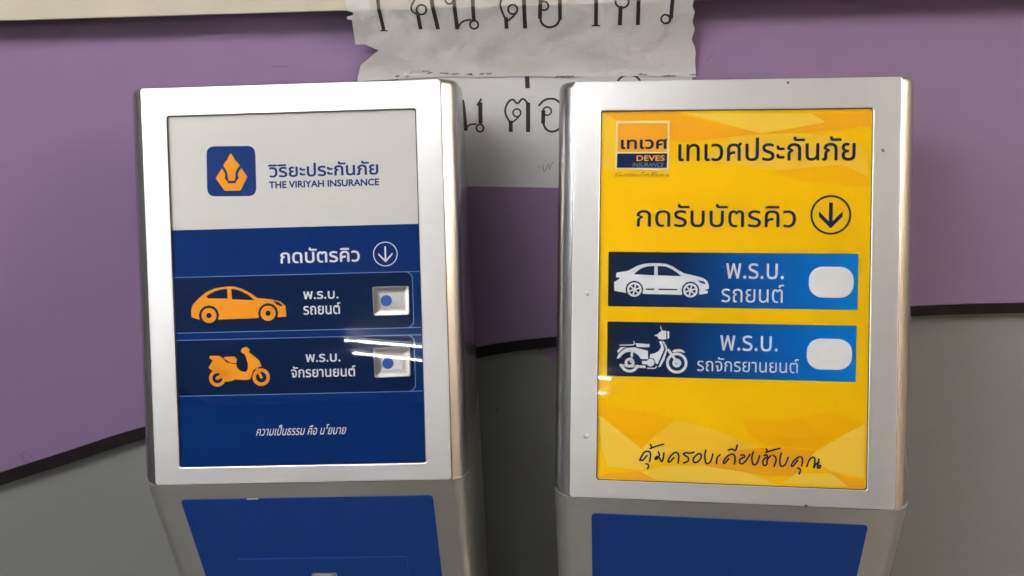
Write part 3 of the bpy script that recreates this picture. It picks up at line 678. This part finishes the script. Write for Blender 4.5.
def kiosk(label, loc, rz, tilt):
    T = R(tilt)
    k = thing('queue_kiosk', label, 'queue ticket kiosk', loc, rz, None)
    def up(x, v, w=0.0):
        return (x, v * math.sin(T) + w * math.cos(T), ZH + v * math.cos(T) - w * math.sin(T))
    def dn(x, v, w=0.0):
        return (x, v * math.sin(U) + w * math.cos(U), ZH - v * math.cos(U) + w * math.sin(U))
    # head shell: sides, top and back behind the bezel
    bm = bmesh.new()
    zb_top = up(0, HT, 0)[2] - (YB - up(0, HT, 0)[1]) * math.tan(R(13))
    rows = []
    for v, wo in ((0.0, 0.0), (HT * 0.5, 0.0), (HT - 0.009, 0.0), (HT - 0.0055, 0.0008), (HT - 0.0025, 0.0026), (HT - 0.0007, 0.0055), (HT, 0.009)):
        k_ = v / HT
        arc_ = side_arc(32)
        right = [(0.155, 0.008), (0.155, 0.0016 + wo * 0.3), (XF - 0.0006, 0.0016 + wo * 0.3)] + [(XF + a - wo * a / E_, 0.0018 + wo * 0.3 + b) for a, b in arc_]
        r_ = [up(x, v + w * math.tan(T - R(13)) * k_, w) for x, w in right]
        zz = ZH + (zb_top - ZH) * k_ - (0.0 if k_ < 1 else 0.0)
        r_ += [(XF + E_ - wo, YB - 0.01, zz), (XF + E_ - 0.01, YB, zz)]
        l_ = [(-x, y, z) for x, y, z in r_]
        rows.append(r_ + l_[::-1])
    loft(bm, rows, True, True)
    bmesh.ops.recalc_face_normals(bm, faces=bm.faces[:])
    obj('head_shell', bm, M['rail'], k, 28)
    # dark joint between bezel and shell
    bm = bmesh.new()
    o_ = rrect(-XF + 0.0001, XF - 0.0001, 0.0002, HT - 0.0012, 0.003)
    i_ = rrect(-XF + 0.02, XF - 0.02, 0.015, HT - 0.02, 0.003)
    loft(bm, [[up(x, v, 0.0014) for x, v in o_], [up(x, v, 0.0014) for x, v in i_]])
    obj('seam', bm, M['seam'], k)
    # bezel: flat frame round the poster
    bm = bmesh.new()
    def L(d, w, inner=False, r=0.003):
        if inner:
            return [up(x, v, w) for x, v in rrect(-PW - d, PW + d, MB - d, MB + 0.42 + d, r)]
        return [up(x, v, w) for x, v in rrect(-XF + d + 0.0007, XF - d - 0.0007, d + 0.0004, HT - d - 0.0002, r)]
    loft(bm, [L(0, 0.0013, r=0.0035), L(0, 0.0007, r=0.0035), L(0.0003, 0.0002), L(0.0010, 0.0),
              L(0.0012, 0.0, True, 0.0035), L(0.0004, 0.0004, True), L(0.0, 0.0012, True), L(0.0, 0.0050, True)])
    bmesh.ops.recalc_face_normals(bm, faces=bm.faces[:])
    bz = obj('bezel', bm, M['silver'], k, 8)
    bm = bmesh.new()
    loft(bm, [L(0.0002, 0.0003, True), L(-0.0007, 0.0003, True), L(-0.0007, 0.0008, True)])
    bmesh.ops.recalc_face_normals(bm, faces=bm.faces[:])
    obj('lip_shadow_line', bm, M['seam'], k)  # dark ring drawn for the shadow line at the bezel's inner lip
    # body: the slanted chin and the column down to the base
    bm = bmesh.new()
    rows = []
    path = [dn(0, v) for v in (0.0004, CH * 0.5, CH - 0.02)]
    yv = dn(0, CH)[1]
    path += [(0, yv - 0.001, dn(0, CH)[2] - 0.004), (0, yv, dn(0, CH)[2] - 0.03), (0, yv, 0.3), (0, yv, 0.012)]
    for j, (x, y, z) in enumerate(path):
        arc_ = side_arc(max(8, 32 - 10 * j))
        r_ = [(XF + a, y + b, z) for a, b in arc_] + [(XF + E_, YB - 0.01, z), (XF + E_ - 0.01, YB, z)]
        rows.append(r_ + [(-a, b, c) for a, b, c in r_[::-1]])
    loft(bm, rows, True, True)
    bmesh.ops.recalc_face_normals(bm, faces=bm.faces[:])
    obj('body_shell', bm, M['body'], k, 28)
    obj('base_plate', box((-0.225, 0.03, 0), (0.225, 0.285, 0.014), 0.004), M['silver'], k, 40)
    # blue panel let into the chin, with the printer door
    bm = bmesh.new()
    r_ = lambda d: rrect(-0.154 + d, 0.154 - d, -0.325 + d, -0.0245 - d, 0.005)
    loft(bm, [[dn(x, -v, 0.001) for x, v in r_(0)], [dn(x, -v, -0.0006) for x, v in r_(0)], [dn(x, -v, -0.0009) for x, v in r_(0.0004)]], False, True)
    pn = obj('front_panel', bm, M['panel_blue'], k, 16)
    bm = bmesh.new()
    r_ = lambda d: rrect(-0.105 + d, 0.112 - d, -0.30 + d, -0.1310 - d, 0.002)
    loft(bm, [[dn(x, -v, 0.0) for x, v in r_(0)], [dn(x, -v, -0.0018) for x, v in r_(0)], [dn(x, -v, -0.0022) for x, v in r_(0.0005)]], False, True)
    obj('printer_door', bm, M['panel_blue'], pn, 16)
    bm = bmesh.new()
    r_ = lambda d: rrect(-0.014 + d, 0.0185 - d, -0.188 + d, -0.1585 - d, 0.002)
    loft(bm, [[dn(x, -v, 0.0) for x, v in r_(0)], [dn(x, -v, -0.0045) for x, v in r_(0)], [dn(x, -v, -0.0055) for x, v in r_(0.001)],
              [dn(x, -v, -0.0055) for x, v in r_(0.004)], [dn(x, -v, -0.0030) for x, v in r_(0.005)]], False, True)
    obj('latch', bm, M['plate'], pn, 40)
    return k, up, dn, bz

PZ = 0.0032            # depth of the poster behind the bezel's face
LAYER = 0.00009
def paint(up, n):
    """Maps poster millimetres (x from the centre, y up from the poster's lower edge) to print layer n."""
    return lambda x, y: up(x * 0.001, MB + y * 0.001, PZ - LAYER * n)

def poster_base(k, up, m, name='poster'):
    bm = bmesh.new()
    pts = rrect(-148.5, 148.5, 0, 420, 0.5)
    f0, f1 = paint(up, 0), (lambda x, y: up(x * 0.001, MB + y * 0.001, PZ + 0.0012))
    loft(bm, [[f1(*p) for p in pts], [f0(*p) for p in pts]], True, True)
    bmesh.ops.recalc_face_normals(bm, faces=bm.faces[:])
    return obj(name, bm, m, k)

def cover(k, up):
    bm = bmesh.new()
    pts = rrect(-148.4, 148.4, 0.1, 419.9, 0.5)
    bm.faces.new([bm.verts.new(up(x * 0.001, MB + y * 0.001, 0.0004)) for x, y in pts])
    o = obj('poster_cover', bm, M['pane'], k)
    o['label'] = 'clear glossy acrylic cover'
    return o

class Print:
    """Collects flat shapes of one ink on one print layer."""
    def __init__(s, up, n):
        s.bm, s.f = bmesh.new(), paint(up, n)
        s.up, s.n = up, n
    def poly(s, *polys):
        for p in polys:
            flat_poly(s.bm, [tuple(q) for q in p], s.f)
        return s
    def disc(s, c, r):
        disc(s.bm, c, r, s.f)
        return s
    def ring(s, c, r0, r1):
        ring(s.bm, c, r0, r1, s.f)
        return s
    def line(s, pts, w, step=1.0, caps=True):
        stroke(s.bm, pts, w, s.f, step, caps)
        return s
    def text(s, body, bx, wt=0.0, sh=0.0):
        # bold lettering: the line printed several times, a little shifted, each pass on top of the last
        for k in range(8 if wt else 1):
            dx, dy = wt * math.cos(k * math.pi / 4), wt * math.sin(k * math.pi / 4)
            add_text(s.bm, body, (bx[0] + wt + dx, bx[1] - wt + dx, bx[2] + wt + dy, bx[3] - wt + dy), paint(s.up, s.n + 0.1 * k), sh)
        return s
    def done(s, name, m, parent):
        return obj(name, s.bm, m, parent)

def radius(pair):
    return (Vector(pair[0]) - Vector(pair[1])).length

def seg(c, a, r0, r1, h):
    """A straight spoke from radius r0 to r1 at angle a, half-width h."""
    d = Vector((math.cos(a), math.sin(a)))
    n = Vector((-d.y, d.x)) * h
    c = Vector(c)
    return [tuple(c + d * r0 - n), tuple(c + d * r1 - n), tuple(c + d * r1 + n), tuple(c + d * r0 + n)]

def outline(p, pts, w):
    p.line(list(pts) + [pts[0]], w, 0.8, False)

def arrow(up, n, a, w_ring, w_bar, m, parent):
    c, e = a
    r = radius(a)
    p = Print(up, n).ring(c, r - w_ring, r)
    x, y = c
    p.poly([(x - w_bar / 2, y + r * .62), (x + w_bar / 2, y + r * .62), (x + w_bar / 2, y - r * .5), (x - w_bar / 2, y - r * .5)])
    h = w_bar * 0.72
    p.poly([(x, y - r * .68), (x + r * .58, y - r * .08), (x + r * .58, y - r * .08 + 2 * h), (x, y - r * .68 + 2 * h),
            (x - r * .58, y - r * .08 + 2 * h), (x - r * .58, y - r * .08)])
    return p.done('arrow_symbol', m, parent)

# ---- the left kiosk: blue and white poster
kl, up, dn, bz = kiosk('silver queue ticket kiosk with a blue and white poster and two metal buttons', (-0.3384, 0.8952, 0), R(3.155), 20.0)
A = ART['L']
ps = poster_base(kl, up, M['white_print'])
ps['label'] = 'white and dark blue insurance poster'
ys = (A['split'][0][1] + A['split'][1][1]) / 2
Print(up, 1).poly([(-148.4, 0.1), (148.4, 0.1), (148.4, ys), (-148.4, ys)]).done('blue_field', M['blue_print'], ps)
for a in ('pan1', 'pan2'):
    (x0, y0), (x1, y1), (x2, y2), (x3, y3) = A[a]
    yt, yb = (y0 + y1) / 2, (y2 + y3) / 2
    pts = rrect(-148.3, 138.5, yb, yt, (0.5, 9, 9, 0.5))
    pp_ = Print(up, 2).poly(pts).done('button_field', M['navy_print'], ps)
    p = Print(up, 3)
    outline(p, pts, 0.9)
    p.done('outline', M['line_blue'], ps)
q = A['logo']
p = Print(up, 2).poly(quad_round(q, 10)).done('logo', M['logo_blue'], ps)
for n_ in ('emb1', 'emb2'):
    Print(up, 3).poly(A[n_]).done('logo_emblem', M['orange'], ps)
f = Print(up, 2).text('\u0e27\u0e34\u0e23\u0e34\u0e22\u0e30\u0e1b\u0e23\u0e30\u0e01\u0e31\u0e19\u0e20\u0e31\u0e22', TX['Lt_name'], 0.42)
f.text('THE VIRIYAH INSURANCE', TX['Lt_eng'], 0.34)
f.done('company_lettering', M['logo_blue'], ps)
f = Print(up, 3).text('\u0e01\u0e14\u0e1a\u0e31\u0e15\u0e23\u0e04\u0e34\u0e27', TX['Lt_head'], 0.35)
f.done('heading_lettering', M['ink_white'], ps)
arrow(up, 3, A['arrow'], 1.2, 2.0, M['ink_white'], ps)
Print(up, 4).text('\u0e1e.\u0e23.\u0e1a.', TX['Lt_prb1'], 0.28).text('\u0e23\u0e16\u0e22\u0e19\u0e15\u0e4c', TX['Lt_car'], 0.24).done('car_lettering', M['ink_white'], ps)
Print(up, 4).text('\u0e1e.\u0e23.\u0e1a.', TX['Lt_prb2'], 0.28).text('\u0e08\u0e31\u0e01\u0e23\u0e22\u0e32\u0e19\u0e22\u0e19\u0e15\u0e4c', TX['Lt_mc'], 0.24).done('motorcycle_lettering', M['ink_white'], ps)
Print(up, 3).text('\u0e04\u0e27\u0e32\u0e21\u0e40\u0e1b\u0e47\u0e19\u0e18\u0e23\u0e23\u0e21 \u0e04\u0e37\u0e2d \u0e19\u0e42\u0e22\u0e1a\u0e32\u0e22', TX['Lt_hand'], 0.06, 0.35).done('slogan_lettering', M['ink_white'], ps)
p = Print(up, 4).poly(A['car'])
fw, fe, rw, re_ = A['car_wh']
for c, e in ((fw, fe), (rw, re_)):
    r = radius((c, e))
    p.ring(c, r * 0.32, r * 0.93)
car = p.done('car_pictogram', M['orange'], ps)
for n_, nm in (('car_w1', 'car_window'), ('car_w2', 'car_window'), ('car_hl', 'car_headlight')):
    Print(up, 5).poly(A[n_]).done(nm, M['navy_print'], ps)
p = Print(up, 4).poly(A['sc'])
for i in (0, 2):
    c, e = A['sc_wh'][i:i + 2]
    r = radius((c, e))
    p.ring(c, r * 0.60, r)
p.line(A['sc_link'], 3.2).line([A['sc_wh'][0], (A['sc_wh'][0][0] + 11, A['sc_wh'][0][1] + 6)], 4.5)
p.done('scooter_pictogram', M['orange'], ps)
p = Print(up, 5)
outline(p, A['sc_seat'], 1.2)
c = A['sc_wh'][2]
p.done('scooter_gaps', M['navy_print'], ps)
Print(up, 6).poly(A['sc_seat']).done('scooter_seat', M['orange'], ps)
cover(kl, up)
bm = bmesh.new()
flat_poly(bm, [(-0.073, -0.0252), (-0.058, -0.0250), (-0.059, -0.0238), (-0.071, -0.0236)], lambda x, v: dn(x, -v, -0.0011))
o = obj('paint_chip', bm, M['ink_white'], kl)
for b, d in (('btn1', 'dot1'), ('btn2', 'dot2')):
    tl, tr_, br, bl = [Vector(v) for v in A[b]]
    ctr = (tl + tr_ + br + bl) / 4
    def loop(s, w, r=3.2):
        pts = quad_round([tuple(ctr + (v - ctr) - Vector((math.copysign(s, (v - ctr).x), math.copysign(s, (v - ctr).y)))) for v in (bl, br, tr_, tl)], r)
        return [up(x * .001, MB + y * .001, w) for x, y in pts]
    bm = bmesh.new()
    loft(bm, [loop(0, 0.0030), loop(0, 0.0014), loop(0.4, 0.0008), loop(1.0, 0.0008), loop(2.6, 0.0012, 2.4), loop(6.0, 0.0018, 2.4), loop(10.0, 0.0021, 2.0)], False, True)
    bmesh.ops.recalc_face_normals(bm, faces=bm.faces[:])
    bt = obj('button', bm, M['plate'], kl, 27)
    bt['label'] = 'brushed metal push button with a blue dot'
    c, e = A[d]
    r = radius((c, e))
    bm = bmesh.new()
    cl = lambda rr, w: [up((c[0] + rr * math.cos(2 * math.pi * i / 28)) * .001, MB + (c[1] + rr * math.sin(2 * math.pi * i / 28)) * .001, w) for i in range(28)]
    loft(bm, [cl(r, 0.0028), cl(r, 0.0012), cl(r * .9, 0.0009)], False, True)
    obj('button_dot', bm, M['dot'], bt, 16)

# ---- the right kiosk: yellow poster
kr, up, dn, bz = kiosk('silver queue ticket kiosk with a yellow poster and two blank white buttons', (0.1596, 0.8655, 0), R(-2.648), 21.05)
A = ART['R']
ps = poster_base(kr, up, M['yellow'])
ps['label'] = 'yellow insurance poster with faceted shades'
def clip(poly):
    return [(max(-148.3, min(148.3, x)), max(0.2, min(419.8, y))) for x, y in poly]
facets = (('yellow_pale', 1, ('f_light1', 'f_light3', 'g_light2')), ('yellow_light', 2, ('f_light2', 'g_light1', 'g_light3', 'g_light4')),
          ('amber', 3, ('f_or0', 'f_or1', 'f_or2', 'g_or3', 'g_or2')), ('yellow_dark', 4, ('f_or3', 'g_or1', 'g_dk')), ('yellow_light', 5, ('g_light5',)), ('amber', 6, ('g_or4',)))
for m_, n_, names in facets:
    for n in names:
        Print(up, n_).poly(clip(A[n])).done('poster_facet', M[m_], ps)
N = 7
Print(up, N).poly(A['logo_fr']).done('logo_frame', M['cream_print'], ps)
Print(up, N + 1).poly(A['logo_or']).done('logo', M['logo_orange'], ps)
Print(up, N + 1).poly(A['logo_nv']).done('logo_band', M['deep_navy'], ps)
Print(up, N + 2).text('\u0e40\u0e17\u0e40\u0e27\u0e28', TX['Rt_lg'], 0.5).done('logo_lettering', M['deep_navy'], ps)
Print(up, N + 2).text('DEVES', TX['Rt_dev'], 0.2).done('logo_lettering', M['logo_orange'], ps)
Print(up, N + 2).text('INSURANCE', TX['Rt_ins'], 0.0, 0.2).done('logo_lettering', M['line_blue'], ps)
f = Print(up, N).text('\u0e40\u0e17\u0e40\u0e27\u0e28\u0e1b\u0e23\u0e30\u0e01\u0e31\u0e19\u0e20\u0e31\u0e22', TX['Rt_name'], 0.3)
f.done('company_lettering', M['deep_navy'], ps)
f = Print(up, N).text('\u0e01\u0e14\u0e23\u0e31\u0e1a\u0e1a\u0e31\u0e15\u0e23\u0e04\u0e34\u0e27', TX['Rt_head'], 0.15)
f.done('heading_lettering', M['deep_navy'], ps)
arrow(up, N, A['arrow'], 2.2, 4.0, M['deep_navy'], ps)
for b in ('box1', 'box2'):
    (x0, y0), (x1, y1), (x2, y2), (x3, y3) = A[b]
    Print(up, N).poly(rrect((x0 + x3) / 2, (x1 + x2) / 2, (y2 + y3) / 2, (y0 + y1) / 2, 1.0)).done('button_field', M['box_blue'], ps)
Print(up, N + 1).text('\u0e1e.\u0e23.\u0e1a.', TX['Rt_prb1'], 0.1).text('\u0e23\u0e16\u0e22\u0e19\u0e15\u0e4c', TX['Rt_car'], 0.0).done('car_lettering', M['ink_white'], ps)
Print(up, N + 1).text('\u0e1e.\u0e23.\u0e1a.', TX['Rt_prb2'], 0.1).text('\u0e23\u0e16\u0e08\u0e31\u0e01\u0e23\u0e22\u0e32\u0e19\u0e22\u0e19\u0e15\u0e4c', TX['Rt_mc'], 0.0).done('motorcycle_lettering', M['ink_white'], ps)
p = Print(up, N + 1).poly(A['car'])
for n_, nm in (('car_w1', 'car_window'), ('car_w2', 'car_window'), ('car_hl', 'car_headlight'), ('car_s1', 'car_sill_line'), ('car_s2', 'car_sill_line')):
    Print(up, N + 2).poly(A[n_]).done(nm, M['box_blue'], ps)
for i in (0, 2):
    c, e = A['car_wh'][i:i + 2]
    r = radius((c, e))
    p.ring(c, r * .72, r)
    for j in range(6):
        p.poly(seg(c, j * math.pi / 3 + .3, 0, r * .74, r * .10))
    p.disc(c, r * .22)
p.done('car_pictogram', M['ink_white'], ps)
p = Print(up, N + 1)
p.poly(A['m_fend'], A['m_rfend'], A['m_rfend2'], A['m_muf'], A['m_seat'], A['m_blk'], A['m_body'], A['m_head'], A['m_lamp'], A['m_mir'])
p.line(A['m_rack'], 1.1).line(A['m_mir2'], 1.0).line(A['m_foot'], 1.4).line(A['m_fork'], 3.0)
c, e = A['m_fw']
r = radius((c, e))
p.ring(c, r * .74, r).ring(c, r * .12, r * .42)
c2, e2 = A['m_rw']
r2 = radius((c2, e2))
f_ = p.f
for a0, a1, q0, q1 in ((195, 345, .72, 1.0), (0, 360, .22, .5)):
    n_ = 30
    va = [p.bm.verts.new(f_(c2[0] + r2 * q0 * math.cos(R(a0 + (a1 - a0) * i / n_)), c2[1] + r2 * q0 * math.sin(R(a0 + (a1 - a0) * i / n_)))) for i in range(n_ + 1)]
    vb = [p.bm.verts.new(f_(c2[0] + r2 * q1 * math.cos(R(a0 + (a1 - a0) * i / n_)), c2[1] + r2 * q1 * math.sin(R(a0 + (a1 - a0) * i / n_)))) for i in range(n_ + 1)]
    for i in range(n_):
        p.bm.faces.new((va[i], vb[i], vb[i + 1], va[i + 1]))
p.line([(c2[0] + 1.5, c2[1] + 1), (c2[0] + 3.0, c2[1] + 15)], 2.8)
c3, e3 = A['m_eng']
p.disc(c3, radius((c3, e3)))
p.done('motorcycle_pictogram', M['ink_white'], ps)
p = Print(up, N + 2)
p.ring(c2, r2 * .60, r2 * .66)
p.line([A['m_strip'][0], A['m_strip'][8 - 1], A['m_strip'][6], A['m_strip'][5]], 0.7)
p.line([A['m_seat'][3], A['m_seat'][2]], 0.9)
p.done('motorcycle_gaps', M['box_blue'], ps)
p = Print(up, N + 2)
p.poly(A['m_strip'])
p.done('motorcycle_leg_shield', M['ink_white'], ps)
p = Print(up, N)
for st in A['hand']:
    p.line(st, 1.9, 0.5)
p.done('slogan_lettering', M['deep_navy'], ps)
# the same slogan, tiny, under the logo
xs_ = [q[0] for st in A['hand'] for q in st]
ys_ = [q[1] for st in A['hand'] for q in st]
x0, x1, y0, y1 = TX['Rt_lh']
mp = lambda q: (x0 + (q[0] - min(xs_)) / (max(xs_) - min(xs_)) * (x1 - x0), y0 + (q[1] - min(ys_)) / (max(ys_) - min(ys_)) * (y1 - y0))
p = Print(up, N)
for st in A['hand']:
    p.line([mp(q) for q in st], 0.42, 0.3, False)
p.done('logo_slogan', M['deep_navy'], ps)
cover(kr, up)
for b in ('st1', 'st2'):
    l_, r_, t_, b_ = A[b]
    pts = lambda d: rrect(l_[0] + d, r_[0] - d, b_[1] + d, t_[1] - d, (t_[1] - b_[1]) / 2 * .86 - d, 10)
    bm = bmesh.new()
    loft(bm, [[up(x * .001, MB + y * .001, w) for x, y in pts(d)] for d, w in ((0, 0.0026), (0, 0.0014), (0.5, 0.0010))], False, True)
    bmesh.ops.recalc_face_normals(bm, faces=bm.faces[:])
    o = obj('button', bm, M['sticker'], kr, 16)
    o['label'] = 'blank white rounded push button'
# screws and dents in the right bezel
for x, v, r in ((-0.1606, 0.2348, 0.0034), (-0.1609, 0.0711, 0.0034)):
    bm = bmesh.new()
    lp = lambda rr, w: [up(x + rr * math.cos(2 * math.pi * i / 16), v + rr * math.sin(2 * math.pi * i / 16), w) for i in range(16)]
    loft(bm, [lp(r, 0.0002), lp(r * .85, -0.0013), lp(r * .45, -0.0021)], False, True)
    obj('rivet', bm, M['silver'], bz, 60)
for x, v, r in ((0.0575, 0.4705, 0.0014), (0.1596, 0.3946, 0.0017), (0.084, 0.0012, 0.0016), (0.1585, 0.3962, 0.001)):
    bm = bmesh.new()
    disc(bm, (x, v), r, lambda a, b: up(a, b, -0.0002), 9)
    obj('dent', bm, M['dirt'], bz)
